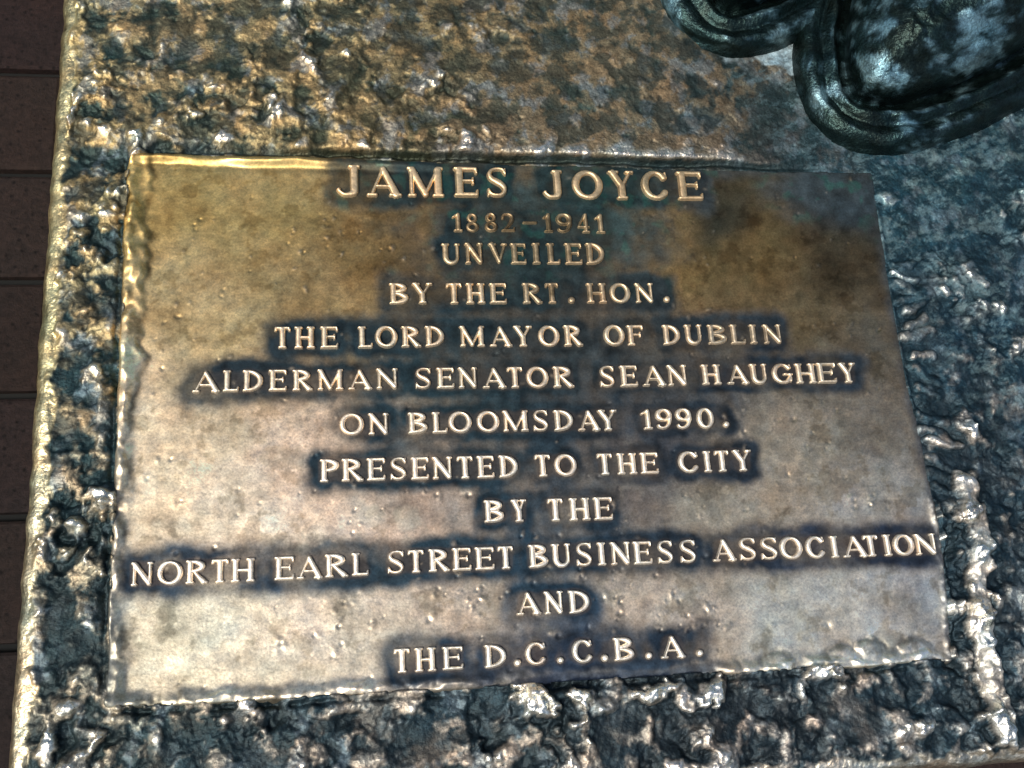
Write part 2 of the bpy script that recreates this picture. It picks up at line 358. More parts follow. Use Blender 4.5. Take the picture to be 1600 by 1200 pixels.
# ------------------------------------------------------------------ setting: brick paving round the base
def paving():
    rng = np.random.RandomState(5)
    P, L_, gap, z0 = 99.2, 300.0, 7.0, -200.0
    co, qd, tone = [], [], []
    for r in range(-14, 24):
        y0 = 79.5 + r * P
        sh = (r % 2) * L_ / 2 + rng.uniform(-8, 8)
        for c in range(-8, 8):
            x0 = c * L_ + sh - 60
            a, b, cc, d = x0, x0 + L_ - gap, y0, y0 + P - gap
            dz = rng.uniform(-2.5, 2.5, 4) * 0.4
            n = len(co)
            e = 2.4
            ring = [(a, cc), (b, cc), (b, d), (a, d)]
            ring2 = [(a + e, cc + e), (b - e, cc + e), (b - e, d - e), (a + e, d - e)]
            for k in range(4): co.append((*ring[k], z0 - 22))
            for k in range(4): co.append((*ring[k], z0 - 1.5 + dz[k]))
            for k in range(4): co.append((*ring2[k], z0 + dz[k]))
            for lay in (0, 4):
                for k in range(4): qd.append((n + lay + k, n + lay + (k + 1) % 4, n + lay + 4 + (k + 1) % 4, n + lay + 4 + k))
            qd.append((n + 8, n + 9, n + 10, n + 11))
            s = rng.uniform(0.88, 1.1)
            col = np.array([0.0150, 0.0112, 0.0105]) * s + rng.uniform(-.0008, .0008, 3)
            tone += [col] * 12
    m = bpy.data.materials.new("paving_brick"); m.use_nodes = True
    t = m.node_tree; N = t.nodes; Lk = t.links; b = N["Principled BSDF"]
    at = N.new("ShaderNodeAttribute"); at.attribute_name = "tone"
    tc = N.new("ShaderNodeTexCoord")
    n1 = N.new("ShaderNodeTexNoise"); n1.inputs['Scale'].default_value = 260; n1.inputs['Detail'].default_value = 8; n1.inputs['Roughness'].default_value = 0.75
    n2 = N.new("ShaderNodeTexNoise"); n2.inputs['Scale'].default_value = 18; n2.inputs['Detail'].default_value = 5
    vo = N.new("ShaderNodeTexVoronoi"); vo.inputs['Scale'].default_value = 170
    for n in (n1, n2, vo): Lk.new(tc.outputs['Object'], n.inputs['Vector'])
    r1 = N.new("ShaderNodeValToRGB"); r1.color_ramp.elements[0].position = .3; r1.color_ramp.elements[0].color = (.35, .38, .42, 1)
    r1.color_ramp.elements[1].position = .75; r1.color_ramp.elements[1].color = (1.5, 1.4, 1.35, 1)
    Lk.new(n1.outputs[0], r1.inputs[0])
    r2 = N.new("ShaderNodeValToRGB"); r2.color_ramp.elements[0].position = .3; r2.color_ramp.elements[0].color = (.75, .8, .85, 1)
    r2.color_ramp.elements[1].position = .7; r2.color_ramp.elements[1].color = (1.2, 1.0, .95, 1)
    Lk.new(n2.outputs[0], r2.inputs[0])
    r3 = N.new("ShaderNodeValToRGB"); r3.color_ramp.elements[0].position = .10; r3.color_ramp.elements[0].color = (.25, .25, .27, 1)
    r3.color_ramp.elements[1].position = .26; r3.color_ramp.elements[1].color = (1, 1, 1, 1)
    Lk.new(vo.outputs['Distance'], r3.inputs[0])
    prev = at.outputs['Color']
    for r in (r1, r2, r3):
        mx = N.new("ShaderNodeMix"); mx.data_type = 'RGBA'; mx.blend_type = 'MULTIPLY'; mx.inputs[0].default_value = 1
        Lk.new(prev, mx.inputs[6]); Lk.new(r.outputs[0], mx.inputs[7]); prev = mx.outputs[2]
    Lk.new(prev, b.inputs['Base Color'])
    b.inputs['Roughness'].default_value = 0.7
    b.inputs['Specular IOR Level'].default_value = 0.12
    bp = N.new("ShaderNodeBump"); bp.inputs['Strength'].default_value = 0.9; bp.inputs['Distance'].default_value = 0.002
    Lk.new(n1.outputs[0], bp.inputs['Height']); Lk.new(bp.outputs[0], b.inputs['Normal'])
    o = make_mesh("paving", co, qd, m, tone=np.array(tone), smooth_shade=False)
    o["kind"] = "structure"
    g = bpy.data.materials.new("paving_joint"); g.use_nodes = True
    gb = g.node_tree.nodes["Principled BSDF"]; gb.inputs['Roughness'].default_value = .9; gb.inputs['Specular IOR Level'].default_value = 0.1
    gn = g.node_tree.nodes.new("ShaderNodeTexNoise"); gn.inputs['Scale'].default_value = 220; gn.inputs['Detail'].default_value = 6
    gr = g.node_tree.nodes.new("ShaderNodeValToRGB"); gr.color_ramp.elements[0].color = (.004, .005, .006, 1); gr.color_ramp.elements[1].color = (.012, .013, .013, 1)
    g.node_tree.links.new(gn.outputs[0], gr.inputs[0]); g.node_tree.links.new(gr.outputs[0], gb.inputs['Base Color'])
    W = 30000.0
    o2 = make_mesh("ground", [(-W, -W, z0 - 9), (W, -W, z0 - 9), (W, W, z0 - 9), (-W, W, z0 - 9)], [(0, 1, 2, 3)], g)
    o2["kind"] = "structure"
paving()

# ------------------------------------------------------------------ thing 1: the bronze base with its lettered plate
base = empty("bronze_plinth", (0, 0, -200))
base["label"] = "rough cast bronze plinth with a smooth lettered plate, set on brick paving"
base["category"] = "plinth"
OFF = np.array([0, 0, 200.0])      # parts are built in layout coordinates; the Empty stands on the paving

def idw(x, y, pts, power=2.6, soft=18.0):
    """blend colours placed at points of the casting"""
    num = np.zeros(x.shape + (len(pts[0][2]),)); den = np.zeros(x.shape)
    for px, py, col in pts:
        w = 1.0 / (np.hypot(x - px, y - py) ** 2 + soft ** 2) ** (power / 2)
        num += w[..., None] * np.asarray(col); den += w
    return num / den[..., None]

# wear of the patina: polished tone, dulled tone, relief of the crust (regions of the casting)
HIGH = [(-310, 270, (.62, .47, .22)), (-250, 280, (.55, .42, .22)), (-150, 290, (.50, .38, .19)), (-60, 280, (.40, .30, .15)), (20, 280, (.36, .27, .15)), (90, 260, (.34, .27, .17)),
        (160, 240, (.26, .21, .14)), (0, 200, (.32, .25, .16)), (-150, 205, (.50, .37, .18)), (210, 200, (.13, .14, .14)), (300, 160, (.20, .33, .36)), (380, 180, (.25, .40, .42)),
        (330, 90, (.16, .23, .26)), (400, 40, (.2, .27, .28)), (300, 0, (.36, .34, .32)), (340, -60, (.46, .43, .38)), (300, -150, (.62, .58, .52)), (360, -180, (.45, .5, .5)),
        (150, -215, (.62, .56, .50)), (0, -215, (.64, .57, .48)), (-150, -205, (.58, .52, .44)), (-280, -190, (.58, .52, .40)), (-300, -60, (.60, .50, .34)), (-300, 60, (.60, .47, .25)), (-300, 160, (.55, .42, .2))]
LOW = [(-310, 270, (.05, .065, .05)), (-200, 280, (.07, .07, .045)), (-60, 280, (.08, .07, .045)), (60, 270, (.075, .075, .055)), (160, 230, (.05, .06, .055)), (300, 160, (.035, .075, .09)),
       (340, 60, (.025, .05, .065)), (320, -80, (.025, .04, .05)), (330, -180, (.03, .045, .055)), (100, -215, (.03, .035, .04)), (-100, -210, (.03, .04, .045)), (-290, -150, (.03, .04, .04)),
       (-295, 0, (.025, .045, .045)), (-290, 120, (.035, .05, .045)), (-100, 205, (.09, .065, .03))]
AMP = [(-300, 270, (.85,)), (-200, 285, (.58,)), (-140, 235, (.85,)), (-60, 225, (.70,)), (-50, 290, (.36,)), (20, 260, (.22,)), (80, 300, (.20,)), (100, 230, (.20,)), (180, 240, (.22,)), (210, 195, (.12,)), (240, 180, (.15,)),
       (330, 160, (.55,)), (400, 150, (.5,)), (340, 80, (.6,)), (320, 0, (1.0,)), (330, -100, (1.1,)), (330, -190, (1.0,)), (150, -210, (1.2,)), (0, -210, (1.2,)), (-150, -205, (1.05,)),
       (-290, -180, (.9,)), (-295, -60, (1.0,)), (-295, 60, (1.0,)), (-295, 160, (.9,)), (600, 500, (.5,)), (0, 700, (.5,))]

XE0, XE1, YE0, YE1 = -316.0, 820.0, -245.0, 820.0
def edge_wobble(t):
    return 1.6 * perlin(t, t * 0 + 3.3, 34.0, 61) + 1.2 * perlin(t, t * 0 + 9.1, 11.0, 62)

def capsule_height(x, y, pts, r, hgt, warp=7.0):
    x, y = x + warp * fbm(x, y, 16, 161, 3), y + warp * fbm(x, y, 16, 165, 3)
    d = np.full(x.shape, 1e9)
    for (x0, y0), (x1, y1) in zip(pts[:-1], pts[1:]):
        vx, vy = x1 - x0, y1 - y0
        t = np.clip(((x - x0) * vx + (y - y0) * vy) / (vx * vx + vy * vy), 0, 1)
        d = np.minimum(d, np.hypot(x - x0 - t * vx, y - y0 - t * vy))
    return hgt * np.sqrt(np.clip(1 - (d / r) ** 2, 0, 1))

def bare_plate(x, y):
    """inside distance to the plate's outline (positive inside)"""
    f = (y + 182) / 364.0
    xl = -263.5 - 3.5 * f + 1.8 * perlin(y, y * 0 + 1.7, 40, 71)
    xr = np.interp(y, [-190, -150, -95, -60, 40, 190], [266, 270, 274.5, 273, 269, 271]) + 1.2 * perlin(y, y * 0 + 5.7, 36, 72)
    g = (x + 265) / 535.0
    yt = 183 - 6.0 * g + 1.6 * perlin(x, x * 0 + 2.2, 45, 73) + 0.8 * perlin(x, x * 0 + 4.2, 12, 75)
    yb = -182 + 1.0 * g + 1.6 * perlin(x, x * 0 + 8.2, 38, 74) + 0.9 * perlin(x, x * 0 + 6.2, 11, 76)
    return x - xl, xr - x, yt - y, y - yb

def inside(el, er, et, eb):
    e = np.minimum(np.minimum(el, er), np.minimum(et, eb))
    for a, c, r in ((el, et, 12.0), (er, et, 4.0), (el, eb, 5.0), (er, eb, 5.0)):
        k = (a < r) & (c < r)
        e = np.where(k, np.minimum(e, r - np.hypot(r - a, r - c)), e)
    return e

def crust(x, y):
    el, er, et, eb = bare_plate(x, y)
    ein = inside(el, er, et, eb)      # >0 inside the plate
    A = idw(x, y, AMP, 3.0, 14.0)[..., 0]
    wx = x + 6 * fbm(x, y, 20, 11, 4); wy = y + 6 * fbm(x, y, 20, 15, 4)
    sel = smooth(0.0, 0.32, fbm(x, y, 60, 41, 3))          # crusty clusters / calmer skin between
    sel = np.clip(sel + 0.16 * smooth(0.7, 1.0, A), 0, 1)
    c1 = cells(wx, wy, 25.0, 21)
    h1 = (c1[2] - 0.5) * 5.0 + np.clip(c1[3] * c1[5] + c1[4] * c1[6], -7, 7) * 0.30
    jx, jy = 2.5 * fbm(x, y, 7, 33, 3), 2.5 * fbm(x, y, 7, 36, 3)
    c2 = cells(wx + jx, wy + jy, 15.0, 22)
    lump = np.where(c2[2] > 0.45, np.sqrt(np.clip(1 - (c2[0] / (3.6 + 5.0 * c2[2])) ** 2, 0, 1)) * (1.2 + 3.6 * c2[2]), 0)
    c3 = cells(x + jx, y + jy, 6.2, 23)
    peb = np.where(c3[2] > 0.55, np.sqrt(np.clip(1 - (c3[0] / (1.4 + 1.8 * c3[2])) ** 2, 0, 1)) * (0.6 + 1.5 * c3[2]), 0)
    c4 = cells(wx + jx * 0.6, wy + jy * 0.6, 7.5, 24)
    fac = (c4[2] - 0.5) * 2.4 + np.clip(c4[3] * c4[5] + c4[4] * c4[6], -3, 3) * 0.36
    h = A * (blur(h1, 1) * (0.4 + 0.6 * sel) + 0.95 * lump * (0.3 + 0.7 * sel) + 1.15 * peb * (0.35 + 0.65 * sel) + fac * (0.06 + 0.55 * sel ** 1.5))
    h = h + A * 3.6 * fbm(x, y, 46, 45, 3) + (0.30 + 0.45 * A) * fbm(x, y, 9, 51, 4, 0.55)
    h = 0.6 * h + 0.4 * blur(h, 1)
    rg_ = fbm(wx, wy, 17, 28, 4, .55)
    h = h + A * (1.3 * smooth(0.12, 0.22, rg_) + 1.0 * smooth(-0.26, -0.18, rg_)) * (0.4 + 0.6 * sel)      # torn plaster-like ledges
    pits = cells(x, y, 9.0, 27)
    h = h - np.where(pits[2] > 0.72, 1.1 * np.exp(-(pits[0] / 1.5) ** 2), 0) * (1 - 0.6 * sel)
    # smears pulled over the crust by the modelling tool
    st = perlin(x * 0.9 + y * 0.45, (y * 0.9 - x * 0.45) * 0.18, 3.2, 55)
    h = h + 0.35 * st * smooth(0.0, 0.3, perlin(x, y, 60, 56))
    # patches wiped flat with a spatula, leaving drag lines
    for px, py, pr_, an in ((38, -214, 24, 1.2), (-75, -206, 20, 0.3), (190, -208, 22, -0.5), (345, -150, 26, 0.9), (340, -20, 22, 0.2), (-292, -130, 15, 1.3), (-296, 20, 13, 1.5), (-215, 262, 22, 0.4), (-120, 292, 18, -0.3), (-170, -215, 16, 0.6), (112, -205, 14, 1.0)):
        u = (x - px) * math.cos(an) + (y - py) * math.sin(an); v = -(x - px) * math.sin(an) + (y - py) * math.cos(an)
        k = smooth(1.15, 0.6, np.hypot(u / (pr_ * 1.3), v / (pr_ * 0.75)) + 0.35 * fbm(x, y, 14, 171, 4))
        flat_ = 0.6 * perlin(u * 0.12, v, 2.6, 172) + 0.45 * perlin(u * 0.2, v, 5.5, 173) + 1.2 * fbm(x, y, 24, 174, 2) - 0.4
        h = h * (1 - 0.85 * k) + flat_ * 0.85 * k
    return h, A, (el, er, et, eb, ein)

WARM = [(-300, 270, (.15,)), (-180, 270, (.55,)), (-60, 270, (.85,)), (60, 270, (.8,)), (120, 220, (.55,)), (220, 200, (-.3,)), (330, 160, (-.8,)), (330, 60, (-.8,)), (320, -60, (-.55,)), (330, -180, (-.5,)),
        (120, -210, (-.4,)), (-100, -205, (-.4,)), (-290, -150, (-.3,)), (-295, -20, (-.35,)), (-295, 100, (-.2,)), (-100, 200, (.6,))]
def jit(x, y):
    return perlin(x, y, 8, 99)

def build_crust():
    fx = np.arange(-315.6, 441, 0.8); fy = np.arange(-244.6, 346, 0.8)
    cx = np.linspace(441, XE1, 40)[1:]; cy = np.linspace(346, YE1, 45)[1:]
    X1 = np.concatenate([[XE0, XE0], fx, cx, [XE1]]); Y1 = np.concatenate([[YE0, YE0], fy, cy, [YE1]])
    x, y = np.meshgrid(X1, Y1, indexing='ij')
    h, A, (el, er, et, eb, ein) = crust(x, y)
    # local level of the crust round the plate
    lvl = 0.5 + 0 * x
    top = smooth(2, -6, et); right = smooth(2, -8, er); bot = smooth(2, -6, eb); left = smooth(2, -6, el)
    h = h + top * (2.2 + 1.8 * smooth(-120, 20, x)) * smooth(240, 120, x) + right * 1.2 * smooth(-30, 10, er) * 0 + right * 1.8 * smooth(150, 90, y) + left * (-0.5) + bot * (-1.0 + 4.0 * smooth(-25, 0, x) * smooth(125, 95, x))
    # seam all round the plate
    h -= 2.6 * np.exp(-((ein + 1.2) / 1.7) ** 2) * (0.7 + 0.8 * perlin(x, y, 15, 68)) * (1 - 0.85 * smooth(90, 150, y) * smooth(190, 250, x))
    # groove where the crust overhangs the top of the plate
    h -= 5.0 * np.exp(-((et + 3.0) / 2.2) ** 2) * smooth(-180, -120, x) * smooth(185, 120, x)
    h -= 4.0 * np.exp(-((et + 5.0) / 4.0) ** 2) * smooth(-150, -190, x) * smooth(-280, -250, x)
    # finger strokes along the right side, ridges and lumps
    rng = np.random.RandomState(9)
    zone = smooth(264, 270, x) * smooth(308, 290, x + 6 * perlin(y, x, 14, 162)) * smooth(-78, -66, y) * smooth(122, 104, y)
    h = h * (1 - 0.8 * zone) + 0.3 * zone
    for yy in np.arange(104, -70, -10.5):
        yy += rng.uniform(-3, 3); a = math.radians(rng.uniform(-38, 34)); x0 = 272 + rng.uniform(-2, 3); ln_ = rng.uniform(12, 30); rr = rng.uniform(3.2, 5.6)
        cap = capsule_height(x, y, [(x0, yy), (x0 + ln_ * math.cos(a), yy + ln_ * math.sin(a))], rr, rng.uniform(3.2, 5.4), 4.0)
        h = np.where(cap > 0.3, np.maximum(h, cap + 0.6 * fbm(x, y, 7, 57, 3) - 0.5), h)
    h += capsule_height(x, y, [(292, -62), (299, -105), (284, -143), (286, -190), (291, -228)], 9.0, 7.5, 7.0) * np.clip(0.9 + 0.9 * fbm(x, y, 20, 58, 3), 0.2, 1.5)
    h += capsule_height(x, y, [(-20, -191), (20, -189), (60, -191), (105, -190)], 7.5, 5.0, 11.0) * np.clip(0.8 + 1.9 * fbm(x, y, 18, 59, 3), 0, 1.6)
    h += capsule_height(x, y, [(-262, -185), (-200, -186), (-120, -188)], 4.0, 1.5)
    h += capsule_height(x, y, [(-272, 150), (-276, 60), (-271, 10), (-275, -60)], 7.0, 2.5) * (0.9 + 0.8 * perlin(x, y, 16, 60))
    # bare ground under the statue's feet is smoother and rises into the sole
    # rim: the crust stops short of the polished rounded edge
    wob = edge_wobble(y)
    eL = x - XE0; eB = y - YE0; eR = XE1 - x; eT = YE1 - y
    rimw = 11.5 + 6 * fbm(x, y, 24, 63, 3) + 3.5 * perlin(x, y, 5, 64)
    eR_ = np.minimum(np.minimum(eL, eB + 4), np.minimum(eR, eT))
    keep = smooth(-2.5, 2.5, eR_ - rimw)
    rimz = 1.3 * perlin(x, y * 0.6, 16, 65) + 0.7 * perlin(x, y, 8, 66) + 0.5 * perlin(x * 2.2, y * 0.3, 6, 69)
    h = h * keep + (rimz - 0.6) * (1 - keep)
    r = 11.0
    emin = np.minimum(np.minimum(eL, eB), np.minimum(eR, eT))
    q = np.clip(r - emin, 0, r)
    drop = r - np.sqrt(np.clip(r * r - q * q, 0, None))
    z = h - drop
    # under the plate the casting drops out of sight
    z = np.where(ein > 3.0, -7.0, z)
    z[0, :] = -200; z[-1, :] = -200; z[:, 0] = -200; z[:, -1] = -200
    X = x + wob * np.exp(-np.clip(eL, 0, None) / 25.0) + 0
    Y = y + 2.2 * perlin(x, x * 0 + 1.1, 26, 67) * np.exp(-np.clip(eB, 0, None) / 20.0)
    # tones: worn high spots, whitened with painted highlights, against the dark patina that fills the lows
    nx, ny = len(fx), len(fy)
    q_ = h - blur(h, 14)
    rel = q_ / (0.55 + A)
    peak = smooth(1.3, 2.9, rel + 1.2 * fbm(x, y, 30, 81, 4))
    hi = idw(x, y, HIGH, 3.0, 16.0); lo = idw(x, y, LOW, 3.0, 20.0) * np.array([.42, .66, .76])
    # three skins of the casting: warm worn bronze, blue grey film, near black oxide
    warm = smooth(-0.35, 0.35, fbm(x + 5 * jit(x, y), y, 30, 86, 5, 0.65) + 0.30 * rel + 0.55 * idw(x, y, WARM, 3.0, 20.0)[..., 0])
    film = smooth(0.02, 0.40, fbm(x, y + 5 * jit(y, x), 24, 92, 5, 0.65))
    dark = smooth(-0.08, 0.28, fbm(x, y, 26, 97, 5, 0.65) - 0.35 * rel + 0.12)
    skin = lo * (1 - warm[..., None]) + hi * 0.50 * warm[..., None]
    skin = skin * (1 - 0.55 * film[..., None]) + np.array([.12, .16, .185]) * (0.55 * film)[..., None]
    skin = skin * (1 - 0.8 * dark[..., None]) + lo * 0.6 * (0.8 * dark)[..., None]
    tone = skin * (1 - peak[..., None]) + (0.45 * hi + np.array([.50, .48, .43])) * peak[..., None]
    wearc = np.clip(0.45 * warm * (1 - dark) + peak, 0, 1)
    rimk = (1 - keep)
    rimt = np.array([.66, .53, .27]) * (1 + 0.35 * perlin(x * 3, y * 0.35, 12, 87))[..., None]
    rimt = rimt * (1 - smooth(-150, -220, y)[..., None] * smooth(-250, -150, x)[..., None]) + np.array([.62, .55, .44]) * (smooth(-150, -220, y) * smooth(-250, -150, x))[..., None]
    rimt = rimt * (1 - 0.45 * smooth(60, -120, y)[..., None]) + np.array([.58, .55, .46]) * 0.45 * smooth(60, -120, y)[..., None]
    tone = tone * (1 - rimk[..., None]) + rimt * rimk[..., None]
    wearc = np.maximum(wearc, rimk)
    rdg = np.clip(capsule_height(x, y, [(292, -62), (299, -105), (284, -143), (286, -190), (291, -228)], 9.0, 1.0, 7.0) * 1.3 - 0.35, 0, 1) * np.clip(0.75 + 1.2 * fbm(x, y, 10, 88, 3), 0, 1)
    tone = tone * (1 - rdg[..., None]) + np.array([.66, .62, .55]) * rdg[..., None]
    wearc = np.maximum(wearc, rdg)
    # verdigris bloom on the right, pale blue-grey patch by the shoes
    vd = smooth(0.02, 0.4, fbm(x * 0.55 + y * 0.6, y * 1.3 - x * 0.7, 22, 83, 7, .78) * 0.8 - 0.10 * rel) * smooth(215, 300, x + 0.55 * (y - 100) ) * smooth(-260, 60, y)
    tone = tone * (1 - 0.6 * vd[..., None]) + np.array([.055, .10, .115]) * 0.6 * vd[..., None]
    pl_ = smooth(0.0, 0.12, 0.30 - np.hypot((x - 205) / 38, (y - 284) / 20) * 0.30 + 0.22 * fbm(x, y, 16, 84, 4))
    pl_ = np.maximum(pl_, smooth(0.0, 0.1, 0.2 - np.hypot((x - 222) / 9, (y - 262) / 7) * 0.2 + 0.1 * fbm(x, y, 9, 85, 3)))
    tone = tone * (1 - pl_[..., None]) + np.array([.17, .225, .25]) * (1 + 0.9 * fbm(x, y, 7, 89, 3))[..., None] * pl_[..., None]
    metal = 0.72 + 0.26 * wearc - 0.45 * vd; metal = metal * (1 - 0.9 * pl_)
    rough = 0.56 - 0.28 * np.maximum(peak, 0.75 * rimk) + 0.1 * vd + 0.12 * smooth(-80, 60, x) * smooth(190, 215, y) * smooth(300, 240, x)
    co = np.stack([X, Y, z], -1).reshape(-1, 3) + OFF
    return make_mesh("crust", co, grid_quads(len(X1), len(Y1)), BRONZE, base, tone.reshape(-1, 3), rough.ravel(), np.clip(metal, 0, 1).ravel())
build_crust()

# distance from every spot of the plate to the nearest letter stroke
PX = np.arange(-272.0, 276.1, 0.8); PY = np.arange(-188.0, 189.1, 0.8)
DIST = np.full((len(PX), len(PY)), 40.0)
for row in LETTERS:
    for ch, xa, xb, yb, hh in row:
        w = (xb - xa) / hh; g = glyph(ch, w)
        i0, i1 = np.searchsorted(PX, (xa - 20, xb + 20)); j0, j1 = np.searchsorted(PY, (yb - 20, yb + hh + 20))
        gx, gy = np.meshgrid(PX[i0:i1], PY[j0:j1], indexing='ij')
        d = stroke_sdf((gx - xa) / hh, (gy - yb) / hh, g) * hh
        # the dark patina fills the whole box of a letter, counters too
        bx = np.maximum(np.maximum(xa - gx, gx - xb), np.maximum(yb - gy, gy - yb - hh))
        DIST[i0:i1, j0:j1] = np.minimum(DIST[i0:i1, j0:j1], np.minimum(d, np.maximum(bx + 2.0, 1.0)))

DIST = blur(DIST, 3)
PLATE_TONES = [(-230, 150, (.56, .41, .16)), (-170, 140, (.60, .44, .18)), (-110, 110, (.36, .24, .10)), (-200, 60, (.62, .48, .25)), (-130, 70, (.42, .30, .14)), (-60, 130, (.30, .20, .085)),
               (-70, 105, (.24, .165, .08)), (-220, -20, (.78, .66, .48)), (-150, -40, (.82, .66, .52)), (-190, -80, (.84, .74, .60)), (-90, -75, (.72, .58, .47)), (-220, -140, (.60, .58, .48)), (-120, -130, (.66, .61, .52)),
               (-30, -130, (.54, .46, .37)), (120, 110, (.36, .235, .10)), (170, 110, (.32, .215, .095)), (230, 100, (.12, .095, .06)), (200, 60, (.30, .22, .12)), (150, 135, (.075, .075, .06)), (240, 150, (.055, .062, .064)),
               (240, 30, (.24, .20, .14)), (235, -20, (.36, .31, .24)), (180, -40, (.60, .52, .40)), (120, -80, (.62, .54, .42)), (220, -80, (.66, .61, .52)), (100, -130, (.68, .60, .50)), (200, -140, (.86, .83, .73)), (150, -150, (.82, .79, .68)),
               (0, 60, (.15, .12, .09)), (0, 0, (.22, .18, .14)), (80, -40, (.25, .22, .20)), (-240, -172, (.42, .42, .36)), (0, -175, (.34, .34, .33)), (250, -120, (.62, .61, .58))]  # lower plate lightened: the sun and sky gradient is painted in
HALO = [(-120, 150, (.030, .050, .050)), (60, 150, (.035, .070, .070)), (0, 115, (.032, .060, .062)), (150, 150, (.055, .075, .085)), (-80, 75, (.028, .050, .060)), (60, 60, (.045, .058, .062)), (-200, 20, (.022, .040, .052)),
        (-60, 20, (.022, .050, .062)), (150, 10, (.030, .048, .066)), (-80, -50, (.018, .045, .065)), (80, -40, (.030, .045, .062)), (-200, -115, (.030, .050, .075)), (0, -110, (.022, .055, .085)), (200, -100, (.034, .050, .080)), (0, -165, (.03, .05, .085))]

def plate_level(x, y):
    """gentle unevenness of the flat field"""
    return 0.55 * fbm(x, y, 90, 91, 3) + 0.16 * fbm(x, y, 16, 95, 3)

